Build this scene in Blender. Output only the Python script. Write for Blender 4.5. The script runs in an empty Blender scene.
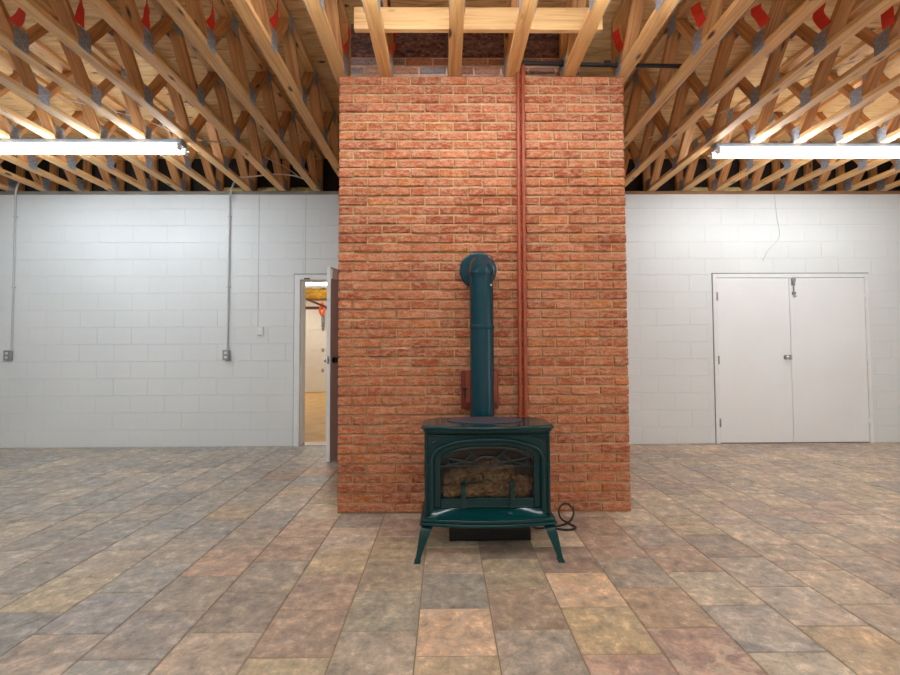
import bpy, bmesh, math, random
from mathutils import Vector, Matrix
random.seed(7)
S = bpy.context.scene
COL = S.collection
PI = math.pi

# ------------------------------------------------------------------ materials
def new_mat(name):
    m = bpy.data.materials.new(name); m.use_nodes = True
    nt = m.node_tree
    for n in list(nt.nodes): nt.nodes.remove(n)
    out = nt.nodes.new('ShaderNodeOutputMaterial')
    b = nt.nodes.new('ShaderNodeBsdfPrincipled')
    nt.links.new(b.outputs[0], out.inputs[0])
    return m, nt, b, out

def lin(c):
    return tuple(((v/255)/12.92 if v/255 <= .04045 else ((v/255+.055)/1.055)**2.4) for v in c)

def rgba(c): return (*lin(c), 1)

def N(nt, t, **kw):
    n = nt.nodes.new(t)
    for k, v in kw.items():
        if k in n.inputs: n.inputs[k].default_value = v
        else: setattr(n, k, v)
    return n

def ramp(nt, fac, stops):
    r = nt.nodes.new('ShaderNodeValToRGB')
    els = r.color_ramp.elements
    while len(els) > 1: els.remove(els[-1])
    els[0].position = stops[0][0]; els[0].color = stops[0][1]
    for p, c in stops[1:]:
        e = els.new(p); e.color = c
    nt.links.new(fac, r.inputs[0])
    return r.outputs[0]

def mix(nt, a, b, fac, mode='MIX'):
    m = nt.nodes.new('ShaderNodeMix'); m.data_type = 'RGBA'; m.blend_type = mode
    for sock, v in ((m.inputs[0], fac), (m.inputs[6], a), (m.inputs[7], b)):
        if hasattr(v, 'links'): nt.links.new(v, sock)
        else: sock.default_value = v
    return m.outputs[2]

def bump(nt, b, h, strength, dist=.01):
    n = nt.nodes.new('ShaderNodeBump')
    n.inputs['Strength'].default_value = strength
    n.inputs['Distance'].default_value = dist
    nt.links.new(h, n.inputs['Height']); nt.links.new(n.outputs[0], b.inputs['Normal'])

def coords(nt, kind='Object', scale=(1, 1, 1), offset=None):
    tc = nt.nodes.new('ShaderNodeTexCoord')
    mp = nt.nodes.new('ShaderNodeMapping'); mp.inputs['Scale'].default_value = scale
    nt.links.new(tc.outputs[kind], mp.inputs[0])
    if offset is not None: nt.links.new(offset, mp.inputs['Location'])
    return mp.outputs[0]

def plain(name, c, rough=.5, metal=0, spec=.5, bumpy=None, vary=.0, vscale=8):
    m, nt, b, o = new_mat(name)
    b.inputs['Base Color'].default_value = rgba(c)
    b.inputs['Roughness'].default_value = rough
    b.inputs['Metallic'].default_value = metal
    b.inputs['Specular IOR Level'].default_value = spec
    co = coords(nt)
    if vary:
        n = N(nt, 'ShaderNodeTexNoise', Scale=vscale, Detail=5.0)
        nt.links.new(co, n.inputs['Vector'])
        lo = tuple(v*(1-vary) for v in lin(c)) + (1,); hi = tuple(min(1, v*(1+vary)) for v in lin(c)) + (1,)
        nt.links.new(ramp(nt, n.outputs[0], [(.3, lo), (.7, hi)]), b.inputs['Base Color'])
    if bumpy:
        n = N(nt, 'ShaderNodeTexNoise', Scale=bumpy[0], Detail=6.0)
        nt.links.new(co, n.inputs['Vector'])
        bump(nt, b, n.outputs[0], bumpy[1], bumpy[2])
    return m

def wood_mat(name, light, mid, dark, rough=.6):
    """pine: grain runs along the local Y of every stick"""
    m, nt, b, o = new_mat(name)
    oi = nt.nodes.new('ShaderNodeObjectInfo')
    mul = N(nt, 'ShaderNodeMath', operation='MULTIPLY'); mul.inputs[1].default_value = 37.0
    nt.links.new(oi.outputs['Random'], mul.inputs[0])
    cmb = nt.nodes.new('ShaderNodeCombineXYZ')
    for i in range(3): nt.links.new(mul.outputs[0], cmb.inputs[i])
    co = coords(nt, 'Object', (26, 1.4, 26), cmb.outputs[0])
    g = N(nt, 'ShaderNodeTexNoise', Scale=1.6, Detail=6.0, Distortion=.8)
    nt.links.new(co, g.inputs['Vector'])
    c1 = ramp(nt, g.outputs[0], [(.25, rgba(dark)), (.5, rgba(mid)), (.75, rgba(light))])
    co2 = coords(nt, 'Object', (9, 3.2, 9), cmb.outputs[0])
    k = N(nt, 'ShaderNodeTexVoronoi', Scale=1.0); nt.links.new(co2, k.inputs['Vector'])
    kf = ramp(nt, k.outputs['Distance'], [(.08, (1, 1, 1, 1)), (.17, (0, 0, 0, 1))])
    c2 = mix(nt, c1, rgba((88, 52, 28)), kf)
    tone = ramp(nt, oi.outputs['Random'], [(0, (.84, .81, .77, 1)), (.5, (1, .98, .95, 1)), (1, (1.0, .93, .86, 1))])
    c3 = mix(nt, c2, tone, 1.0, 'MULTIPLY')
    nt.links.new(c3, b.inputs['Base Color'])
    b.inputs['Roughness'].default_value = rough
    bump(nt, b, g.outputs[0], .15, .004)
    return m

M = {}
M['pine'] = wood_mat('pine lumber', (238, 198, 140), (226, 178, 118), (194, 142, 86))
M['dimpine'] = wood_mat('dimmed web pine', (222, 170, 110), (200, 142, 86), (154, 100, 56))  # same pine as the chords, deepened for the weaker light on the webs
M['newpine'] = wood_mat('pale new pine', (238, 202, 150), (226, 186, 132), (200, 152, 98))
M['steelplate'] = plain('galvanised steel plate', (158, 162, 172), .5, .3, bumpy=(60, .3, .002), vary=.3, vscale=60)
M['redtag'] = plain('red paper tag', (226, 58, 36), .6)

def deck_mat():
    m, nt, b, o = new_mat('plywood deck')
    co = coords(nt, 'Object', (1.2, 9, 1))
    n = N(nt, 'ShaderNodeTexNoise', Scale=2.2, Detail=7.0, Distortion=1.4); nt.links.new(co, n.inputs['Vector'])
    c = ramp(nt, n.outputs[0], [(.2, rgba((140, 94, 52))), (.42, rgba((212, 166, 108))), (.7, rgba((236, 198, 142)))])
    co2 = coords(nt, 'Object', (3, 7, 1))
    k = N(nt, 'ShaderNodeTexVoronoi', Scale=1.0); nt.links.new(co2, k.inputs['Vector'])
    c = mix(nt, c, rgba((74, 42, 22)), ramp(nt, k.outputs['Distance'], [(.06, (1, 1, 1, 1)), (.13, (0, 0, 0, 1))]))
    nt.links.new(c, b.inputs['Base Color']); b.inputs['Roughness'].default_value = .75
    return m
M['deck'] = deck_mat()

def brick_mat(name, pale):
    m, nt, b, o = new_mat(name)
    at = nt.nodes.new('ShaderNodeAttribute'); at.attribute_name = 'tint'
    co = coords(nt, 'Object', (1, 1, 2.2))
    n = N(nt, 'ShaderNodeTexNoise', Scale=26.0, Detail=7.0, Roughness=.65); nt.links.new(co, n.inputs['Vector'])
    f = ramp(nt, n.outputs[0], [(.42, (0, 0, 0, 1)), (.62, (1, 1, 1, 1))])
    sc = N(nt, 'ShaderNodeMath', operation='MULTIPLY'); sc.inputs[1].default_value = .62
    nt.links.new(f, sc.inputs[0])
    c = mix(nt, at.outputs['Color'], rgba(pale), sc.outputs[0])
    n2 = N(nt, 'ShaderNodeTexNoise', Scale=70.0, Detail=4.0); nt.links.new(co, n2.inputs['Vector'])
    c = mix(nt, c, ramp(nt, n2.outputs[0], [(.32, (.45, .4, .38, 1)), (.5, (1, 1, 1, 1))]), .8, 'MULTIPLY')
    nt.links.new(c, b.inputs['Base Color'])
    b.inputs['Roughness'].default_value = .85; b.inputs['Specular IOR Level'].default_value = .25
    bump(nt, b, n.outputs[0], .8, .012)
    return m
M['brick'] = brick_mat('rough red brick', (222, 172, 140))
M['oldbrick'] = brick_mat('old sooty brick', (190, 150, 138))
M['mortar'] = plain('sand mortar', (196, 164, 124), .9, bumpy=(60, .6, .006), vary=.2, vscale=25)
M['oldmortar'] = plain('old grey mortar', (120, 98, 92), .95, bumpy=(40, .6, .006), vary=.35, vscale=14)
M['palemortar'] = plain('smeared pale mortar', (230, 200, 174), .95, bumpy=(30, .7, .01), vary=.2, vscale=20)

def wall_mat(name, c):
    m, nt, b, o = new_mat(name)
    co = coords(nt, 'Object')
    n = N(nt, 'ShaderNodeTexNoise', Scale=1.3, Detail=4.0); nt.links.new(co, n.inputs['Vector'])
    l = lin(c)
    cc = ramp(nt, n.outputs[0], [(.3, (l[0]*.95, l[1]*.95, l[2]*.95, 1)), (.7, (*l, 1))])
    nt.links.new(cc, b.inputs['Base Color']); b.inputs['Roughness'].default_value = .55
    b.inputs['Specular IOR Level'].default_value = .3
    n2 = N(nt, 'ShaderNodeTexNoise', Scale=55.0, Detail=6.0); nt.links.new(co, n2.inputs['Vector'])
    bump(nt, b, n2.outputs[0], .35, .004)
    return m
M['block'] = wall_mat('painted block', (232, 235, 236))
M['doorwhite'] = plain('white door paint', (240, 241, 243), .35, vary=.02, vscale=2)
M['framewhite'] = plain('white frame paint', (238, 239, 240), .4, vary=.03)
M['doorbounce'] = plain('brick bounce door face', (196, 178, 174), .5, vary=.08, vscale=3)  # mauve brick bounce painted into the colour of a white door face
M['caulk'] = plain('grey joint', (120, 120, 120), .8)

def tile_mat():
    m, nt, b, o = new_mat('slate look tile')
    at = nt.nodes.new('ShaderNodeAttribute'); at.attribute_name = 'tint'
    at2 = nt.nodes.new('ShaderNodeAttribute'); at2.attribute_name = 'shift'
    tc = nt.nodes.new('ShaderNodeTexCoord')
    ad = N(nt, 'ShaderNodeVectorMath', operation='ADD')
    nt.links.new(tc.outputs['Object'], ad.inputs[0])
    sc0 = N(nt, 'ShaderNodeVectorMath', operation='SCALE'); sc0.inputs['Scale'].default_value = 40
    nt.links.new(at2.outputs['Color'], sc0.inputs[0]); nt.links.new(sc0.outputs[0], ad.inputs[1])
    n = N(nt, 'ShaderNodeTexNoise', Scale=13.0, Detail=10.0, Roughness=.78, Distortion=.25); nt.links.new(ad.outputs[0], n.inputs['Vector'])
    dk = ramp(nt, n.outputs[0], [(.33, (.36, .36, .37, 1)), (.44, (.74, .74, .75, 1)), (.54, (1.04, 1.04, 1.03, 1)), (.64, (1.7, 1.66, 1.6, 1))])
    c = mix(nt, at.outputs['Color'], dk, .82, 'MULTIPLY')
    n3 = N(nt, 'ShaderNodeTexNoise', Scale=6.0, Detail=7.0, Roughness=.65, Distortion=.3); nt.links.new(ad.outputs[0], n3.inputs['Vector'])
    hue = ramp(nt, n3.outputs[0], [(.34, (.93, .97, 1.02, 1)), (.5, (1, 1, 1, 1)), (.68, (1.07, .99, .91, 1))])
    c = mix(nt, c, hue, .8, 'MULTIPLY')
    # pale swirling veins, stronger on some tiles
    n4 = N(nt, 'ShaderNodeTexNoise', Scale=6.0, Detail=8.0, Roughness=.7, Distortion=1.0); nt.links.new(ad.outputs[0], n4.inputs['Vector'])
    v = ramp(nt, n4.outputs[0], [(.54, (0, 0, 0, 1)), (.58, (1, 1, 1, 1)), (.62, (1, 1, 1, 1)), (.66, (0, 0, 0, 1))])
    vm = N(nt, 'ShaderNodeMath', operation='MULTIPLY'); nt.links.new(v, vm.inputs[0]); nt.links.new(at.outputs['Alpha'], vm.inputs[1])
    vm2 = N(nt, 'ShaderNodeMath', operation='MULTIPLY'); vm2.inputs[1].default_value = .8; nt.links.new(vm.outputs[0], vm2.inputs[0])
    c = mix(nt, c, rgba((206, 190, 170)), vm2.outputs[0])
    nt.links.new(c, b.inputs['Base Color'])
    b.inputs['Roughness'].default_value = .42; b.inputs['Specular IOR Level'].default_value = .35
    bump(nt, b, n.outputs[0], .25, .006)
    return m
M['tile'] = tile_mat()
M['grout'] = plain('tan grout', (150, 132, 112), .9, bumpy=(90, .3, .003))

M['green'] = plain('green enamel', (6, 56, 60), .13, 0, .4, bumpy=(7, .04, .003), vary=.1, vscale=3)
M['greenpipe'] = plain('green flue enamel', (5, 60, 73), .16, 0, .4, vary=.08, vscale=2)
M['griddle'] = plain('dark griddle iron', (78, 76, 88), .5, .2)
M['firebox'] = plain('brown firebox liner', (70, 42, 32), .85, bumpy=(20, .5, .01), vary=.35, vscale=12)
M['fret'] = plain('black cast fretwork', (30, 46, 50), .35, .3)
M['blackmetal'] = plain('black sheet steel', (12, 12, 13), .5)
M['blackrubber'] = plain('black rubber', (16, 16, 17), .5)
M['redpaint'] = plain('brick red paint', (166, 76, 46), .45, vary=.12, vscale=9)
M['redbox'] = plain('dark red paint', (124, 46, 26), .5, vary=.1, vscale=9)
M['blackpipe'] = plain('black iron pipe', (44, 40, 44), .5, .4)
M['greymetal'] = plain('grey electrical steel', (150, 154, 156), .4, .5, vary=.15)
M['paintedconduit'] = plain('white painted conduit', (196, 198, 198), .45)
M['whiteplastic'] = plain('white plastic', (232, 232, 230), .4)
M['chrome'] = plain('polished metal', (190, 190, 192), .2, .9)
M['darkknob'] = plain('dark bronze', (52, 46, 44), .3, .8)
M['cable'] = plain('pale cable', (206, 196, 186), .5)
M['insul'] = plain('yellow glass wool', (206, 160, 60), .95, bumpy=(14, 1.0, .05), vary=.4, vscale=9)
M['palewool'] = plain('pale yellow glass wool', (206, 184, 122), .95, bumpy=(18, 1.0, .04), vary=.3, vscale=9)
M['voidshade'] = plain('painted void shade', (38, 30, 28), .8, vary=.3)  # near-black colour stands for shade in the void over the wall
M['plate'] = plain('weathered sill timber', (136, 128, 118), .8, vary=.2, vscale=5)
M['platebrown'] = plain('sill timber', (150, 112, 76), .8, vary=.2, vscale=5)
M['concrete'] = plain('tan concrete', (210, 172, 112), .6, vary=.15, vscale=4)
M['garagewhite'] = plain('garage door enamel', (226, 222, 216), .5, vary=.03)
M['rust'] = plain('rusty steel', (92, 44, 28), .7, vary=.2)
M['orange'] = plain('orange cord', (232, 104, 44), .6)
M['housing'] = plain('grey lamp housing', (128, 132, 138), .4)

def bark_mat():
    m, nt, b, o = new_mat('ceramic bark')
    co = coords(nt, 'Object', (1, 2, 2))
    n = N(nt, 'ShaderNodeTexNoise', Scale=22.0, Detail=8.0, Roughness=.7, Distortion=1.0); nt.links.new(co, n.inputs['Vector'])
    nt.links.new(ramp(nt, n.outputs[0], [(.34, rgba((60, 38, 22))), (.5, rgba((176, 128, 80))), (.66, rgba((236, 208, 160)))]), b.inputs['Base Color'])
    b.inputs['Roughness'].default_value = .9; bump(nt, b, n.outputs[0], 1, .02)
    return m
M['bark'] = bark_mat()

def emit(name, col, s):
    m, nt, b, o = new_mat(name); nt.nodes.remove(b)
    e = nt.nodes.new('ShaderNodeEmission'); e.inputs[0].default_value = (*col, 1); e.inputs[1].default_value = s
    nt.links.new(e.outputs[0], o.inputs[0]); return m
TUBE = 27.0
M['tubecool'] = emit('cool lit tube', (.80, .915, 1.0), TUBE)
M['tubewarm'] = emit('neutral lit tube', (.90, .965, 1.0), TUBE)
M['tubegarage'] = emit('warm lit tube', (1.0, .9, .76), 22.0)

def glass_mat():
    m, nt, b, o = new_mat('stove glass'); nt.nodes.remove(b)
    t = nt.nodes.new('ShaderNodeBsdfTransparent'); t.inputs[0].default_value = (.86, .84, .82, 1)
    g = nt.nodes.new('ShaderNodeBsdfGlossy'); g.inputs['Roughness'].default_value = .04
    f = nt.nodes.new('ShaderNodeFresnel'); f.inputs[0].default_value = 1.45
    mx = nt.nodes.new('ShaderNodeMixShader')
    nt.links.new(f.outputs[0], mx.inputs[0]); nt.links.new(t.outputs[0], mx.inputs[1]); nt.links.new(g.outputs[0], mx.inputs[2])
    nt.links.new(mx.outputs[0], o.inputs[0]); return m
M['glass'] = glass_mat()

# ------------------------------------------------------------------ mesh helpers
def BM(): return bmesh.new()

def box(bm, x0, x1, y0, y1, z0, z1, mi=0):
    v = [bm.verts.new(p) for p in ((x0,y0,z0),(x1,y0,z0),(x1,y1,z0),(x0,y1,z0),(x0,y0,z1),(x1,y0,z1),(x1,y1,z1),(x0,y1,z1))]
    fs = []
    for q in ((0,3,2,1),(4,5,6,7),(0,1,5,4),(1,2,6,5),(2,3,7,6),(3,0,4,7)):
        f = bm.faces.new([v[i] for i in q]); f.material_index = mi; fs.append(f)
    return v

def tube(bm, pts, r, n=12, mi=0, cap=True, closed=False):
    pts = [Vector(p) for p in pts]; rs = r if isinstance(r, (list, tuple)) else [r]*len(pts)
    L = len(pts); rings = []; ref = None
    for i, p in enumerate(pts):
        if closed: t = (pts[(i+1) % L]-pts[i-1]).normalized()
        else: t = (pts[min(i+1, L-1)]-pts[max(i-1, 0)]).normalized()
        if ref is None:
            ref = Vector((0, 0, 1)) if abs(t.z) < .9 else Vector((1, 0, 0))
        a = (ref - t*ref.dot(t)).normalized(); ref = a; b = t.cross(a)
        rings.append([bm.verts.new(p + (a*math.cos(k*2*PI/n) + b*math.sin(k*2*PI/n))*rs[i]) for k in range(n)])
    for i in range(L if closed else L-1):
        A, B = rings[i], rings[(i+1) % L]
        for k in range(n):
            f = bm.faces.new((A[k], A[(k+1) % n], B[(k+1) % n], B[k])); f.material_index = mi; f.smooth = True
    if cap and not closed:
        f = bm.faces.new(rings[0][::-1]); f.material_index = mi
        f = bm.faces.new(rings[-1]); f.material_index = mi
    return rings

def rsweep(bm, secs, mi=0):
    """secs: list of 4-corner sections, joined into a closed skin"""
    R = [[bm.verts.new(p) for p in s] for s in secs]
    n = len(R[0])
    for A, B in zip(R, R[1:]):
        for k in range(n):
            f = bm.faces.new((A[k], A[(k+1) % n], B[(k+1) % n], B[k])); f.material_index = mi
    bm.faces.new(R[0][::-1]).material_index = mi; bm.faces.new(R[-1]).material_index = mi

def prism(bm, poly, axis, a, b, mi=0):
    def P(u, v, w): return {'y': (u, w, v), 'x': (w, u, v), 'z': (u, v, w)}[axis]
    A = [bm.verts.new(P(u, v, a)) for u, v in poly]; B = [bm.verts.new(P(u, v, b)) for u, v in poly]
    n = len(poly)
    fs = [bm.faces.new(A[::-1]), bm.faces.new(B)]
    for k in range(n): fs.append(bm.faces.new((A[k], A[(k+1) % n], B[(k+1) % n], B[k])))
    for f in fs: f.material_index = mi

def obj(name, bm, mats, parent=None, bevel=0, smooth=False, loc=None, segs=2, fix=True):
    if fix: bmesh.ops.recalc_face_normals(bm, faces=bm.faces)
    me = bpy.data.meshes.new(name); bm.to_mesh(me); bm.free()
    o = bpy.data.objects.new(name, me); COL.objects.link(o)
    for m in (mats if isinstance(mats, (list, tuple)) else [mats]): me.materials.append(m if not isinstance(m, str) else M[m])
    if parent is not None: o.parent = parent
    if loc is not None: o.location = loc
    if bevel:
        md = o.modifiers.new('bevel', 'BEVEL'); md.width = bevel; md.segments = segs; md.limit_method = 'ANGLE'; md.angle_limit = .6
        for p in me.polygons: p.use_smooth = True
        wn = o.modifiers.new('wn', 'WEIGHTED_NORMAL'); wn.keep_sharp = True
    elif smooth:
        for p in me.polygons: p.use_smooth = True
        me.set_sharp_from_angle(angle=.7)
    return o

def inst(name, me, parent=None, mw=None):
    o = bpy.data.objects.new(name, me); COL.objects.link(o)
    if parent is not None: o.parent = parent
    if mw is not None: o.matrix_local = mw
    return o

def empty(name, loc, label, cat, group=None):
    o = bpy.data.objects.new(name, None); COL.objects.link(o); o.location = loc; o.empty_display_size = .05
    return tag(o, label, cat, group)

def tag(o, label, cat, group=None):
    o['label'] = label; o['category'] = cat
    if group: o['group'] = group
    return o

def struct(o, label, cat):
    o['kind'] = 'structure'; return tag(o, label, cat)

def set_colors(me, name, cols):
    """cols: one rgba per polygon"""
    a = me.color_attributes.new(name, 'FLOAT_COLOR', 'CORNER')
    buf = []
    for p, c in zip(me.polygons, cols): buf += list(c)*p.loop_total
    a.data.foreach_set('color', buf)

# ------------------------------------------------------------------ measured set-out (metres, camera at y=0)
DW, DC = 5.365, 3.1075          # back wall face, chimney face
CL, CR = -.744, 1.273           # chimney sides
ZC = 3.062                      # underside of the trusses
SP, XT = .4064, -1.5526         # truss spacing, truss 0
DECK = 3.528
XL, XR = -7.4, 7.4

# ------------------------------------------------------------------ floor
YR0 = -3.2
def make_floor():
    bm = BM(); t = .3017; X0 = -.7178; TY = 1.6581; g = .0022
    tints, shifts = [], []
    pal_mid = [((150,132,116),.15),((158,138,112),.1),((164,142,110),.1),((146,126,112),.2),((152,122,106),.25),((138,128,118),.2),((170,150,124),.4),((160,126,104),.35)]
    pal_left = [((138,136,134),.1),((146,142,136),.15),((130,131,132),.1),((150,141,128),.15),((141,134,131),.15),((134,136,137),.1),((156,146,132),.2)]
    pal_right = [((156,138,122),.15),((162,142,122),.15),((150,130,116),.15),((146,134,124),.2),((166,146,120),.1),((158,132,116),.3),((170,150,130),.25)]
    rnd = random.Random(11)
    # tiles picked out one by one from the photograph: (column, row) -> colour, vein
    special = {(2,0):((172,146,110),.1),(2,1):((190,150,116),.9),(2,2):((128,124,118),.1),(2,3):((158,134,112),.2),
               (3,0):((146,134,122),.8),(3,1):((148,124,104),.25),(3,2):((150,132,104),.1),(3,3):((120,104,92),.1),
               (4,0):((158,120,108),.5),(4,1):((170,146,104),.1),(4,2):((190,152,114),.9),(4,3):((138,112,98),.2),
               (5,0):((156,118,104),.75),(5,1):((160,128,98),.2),(5,2):((140,128,116),.15),
               (6,0):((168,152,130),.3),(6,1):((144,136,130),.25),(6,2):((160,146,124),.15),
               (7,0):((170,142,104),.05),(7,1):((160,144,130),.4),(7,2):((152,138,124),.3),
               (1,0):((150,138,124),.75),(1,1):((140,136,120),.15),(1,2):((148,132,110),.15),
               (0,0):((164,148,116),.15),(0,1):((150,124,108),.2),(0,2):((150,124,108),.25),(0,3):((166,144,108),.1),(0,4):((170,150,130),.9),
               (-1,0):((160,140,122),.75),(-1,1):((136,122,112),.1),(-1,2):((142,130,116),.2),(-2,1):((136,128,124),.1),(-2,2):((142,132,118),.1),
               (-3,0):((146,132,122),.3),(-3,1):((134,134,138),.1),(-3,2):((138,136,134),.1),(-4,1):((122,126,130),.1),(-4,2):((164,150,118),.1)}
    def put(x0, x1, y0, y1, c, vein):
        e = .003; h = .0
        b = [bm.verts.new(p) for p in ((x0,y0,h-.004),(x1,y0,h-.004),(x1,y1,h-.004),(x0,y1,h-.004))]
        a = [bm.verts.new(p) for p in ((x0+e,y0+e,h),(x1-e,y0+e,h),(x1-e,y1-e,h),(x0+e,y1-e,h))]
        fs = [bm.faces.new(a)]
        for k in range(4): fs.append(bm.faces.new((b[k], b[(k+1) % 4], a[(k+1) % 4], a[k])))
        sh = (rnd.random(), rnd.random(), rnd.random(), 1)
        wm = .75; cc = (*[q*1.62*w_ for q, w_ in zip(lin(c), (1+.10*wm, 1+.01*wm, 1-.13*wm))], vein)
        for f in fs: tints.append(cc); shifts.append(sh)
    for k in range(-23, 28):
        x0 = max(XL, X0+k*t); x1 = min(XR, X0+(k+1)*t)
        if x1-x0 < .02: continue
        off = 0 if k % 2 == 0 else .5*t
        for j in range(-17, 14):
            y0 = TY+off+(j-1)*t; y1 = y0+t
            y1 = min(y1, 5.5); y0 = max(y0, YR0)
            if y1-y0 < .02: continue
            jj = j
            if (k, jj) in special: c, v = special[(k, jj)]; gm = sum(c)/3; c = tuple(gm+(q-gm)*.5 for q in c)
            else:
                xm = x0+rnd.uniform(-.8, .8); pal = pal_left if xm < -1.1 else (pal_right if xm > 1.2 else pal_mid)
                c, v = rnd.choice(pal); v *= rnd.uniform(.1, 1.6); d = rnd.uniform(.95, 1.05); gm = sum(c)/3; c = tuple((gm+(q-gm)*.5)*d for q in c)
            put(x0+g, x1-g, y0+g, y1-g, c, min(v, 1))
    nt = len(tints)
    box(bm, XL, XR, YR0, 5.56, -.1, -.0035, 1)
    tints += [(.2, .2, .2, 0)]*6; shifts += [(0, 0, 0, 1)]*6
    o = obj('floor', bm, ['tile', 'grout'], fix=False)
    set_colors(o.data, 'tint', tints); set_colors(o.data, 'shift', shifts)
    struct(o, 'slate-look stone tile floor in mixed tan, grey and rust', 'floor')
make_floor()

# ------------------------------------------------------------------ block walls
D2 = (-1.815, -.815, 2.05)      # doorway beside chimney: x0, x1, top (rough opening)
D1 = (3.236, 5.148, 2.05)       # double door
WTOP = 3.025
def subtract(a, b, holes):
    segs = [(a, b)]
    for h0, h1 in holes:
        ns = []
        for s0, s1 in segs:
            if h1 <= s0 or h0 >= s1: ns.append((s0, s1)); continue
            if h0 > s0: ns.append((s0, h0))
            if h1 < s1: ns.append((h1, s1))
        segs = ns
    return [s for s in segs if s[1]-s[0] > .004]

def blocks(bm, P, ulen, holes, rnd):
    """P(u, z, depth) -> point; blocks .406 x .2032 with fine tooled joints"""
    z = 0; row = 0; L = .4064
    while z < WTOP-.01:
        z1 = min(z+.2032, WTOP)
        hs = [(h[0], h[1]) for h in holes if h[2] > z+.1]
        u = -(row % 2)*L/2
        while u < ulen:
            a, b = max(u, 0), min(u+L, ulen)
            for s0, s1 in subtract(a, b, hs):
                jv = .0003; jh = .0014; d = rnd.uniform(0, .0008); e = .0028
                q0, q1, r0, r1 = s0+jv, s1-jv, z+jh, z1-jh
                B = [bm.verts.new(P(*p)) for p in ((q0,r0,-.0035),(q1,r0,-.0035),(q1,r1,-.0035),(q0,r1,-.0035))]
                F = [bm.verts.new(P(*p)) for p in ((q0+e*.25,r0+e,d),(q1-e*.25,r0+e,d),(q1-e*.25,r1-e,d),(q0+e*.25,r1-e,d))]
                bm.faces.new(F)
                for k in range(4): bm.faces.new((B[k], B[(k+1) % 4], F[(k+1) % 4], F[k]))
            u += L
        z = z1; row += 1

rb = random.Random(3)
bm = BM()
blocks(bm, lambda u, z, d: (XL+u, DW-d, z), XR-XL, [(D2[0]-XL, D2[1]-XL, D2[2]), (D1[0]-XL, D1[1]-XL, D1[2])], rb)
yb0, yb1 = DW+.004, DW+.195
for s0, s1 in subtract(XL, XR, [D2[:2], D1[:2]]): box(bm, s0, s1, yb0, yb1, 0, WTOP)
for h in (D1, D2): box(bm, h[0], h[1], yb0, yb1, h[2], WTOP)
struct(obj('wall_back', bm, 'block', fix=False), 'white painted concrete block wall behind the brick chimney', 'wall')
YR = -3.2
OP = (-1.3, .9, 2.3)             # unseen daylight opening added in the right wall for the flue pipe's streak
for nm, X, sg in (('wall_left', XL, 1), ('wall_right', XR, -1)):
    bm = BM()
    holes = [] if sg > 0 else [(DW-OP[1], DW-OP[0], OP[2])]
    blocks(bm, (lambda u, z, d: (X+sg*d, YR+u, z)) if sg > 0 else (lambda u, z, d: (X+sg*d, DW-u, z)), DW-YR, holes, rb)
    xa, xb = sorted((X-sg*.2, X-sg*.004))
    for y0, y1 in (subtract(YR, DW+.2, [OP[:2]]) if sg < 0 else [(YR, DW+.2)]): box(bm, xa, xb, y0, y1, 0, WTOP)
    if sg < 0: box(bm, xa, xb, OP[0], OP[1], OP[2], WTOP)
    box(bm, xa, xb, YR, DW+.2, WTOP, DECK)
    struct(obj(nm, bm, 'block', fix=True), 'white painted block side wall of the room', 'wall')
bm = BM(); box(bm, XL-.2, XR+.2, YR-.2, YR, 0, DECK); struct(obj('wall_front', bm, 'block'), 'white painted wall behind the viewer', 'wall')

# sill plates on the wall and an added dark board painted as the void's shade above
bm = BM(); box(bm, XL, CL-.01, DW-.008, DW+.19, WTOP+.001, ZC-.001); struct(obj('trim_1', bm, 'plate'), 'grey timber sill plate along the wall top left of chimney', 'trim')
bm = BM(); box(bm, CR+.01, XR, DW-.008, DW+.19, WTOP+.001, ZC-.001); struct(obj('trim_2', bm, 'platebrown'), 'brown timber sill plate along the wall top right of chimney', 'trim')
bm = BM(); box(bm, XL, XR, DW+.15, DW+.19, ZC, DECK); struct(obj('trim_3', bm, 'voidshade'), 'added dark closing board standing in for the shade of the void above the wall', 'trim')
bm = BM(); box(bm, XL-.2, XR+.2, YR0-.2, DW+.2, DECK+.001, DECK+.02)
struct(obj('ceiling', bm, 'deck'), 'knotty plywood deck above the open trusses', 'ceiling')

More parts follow.
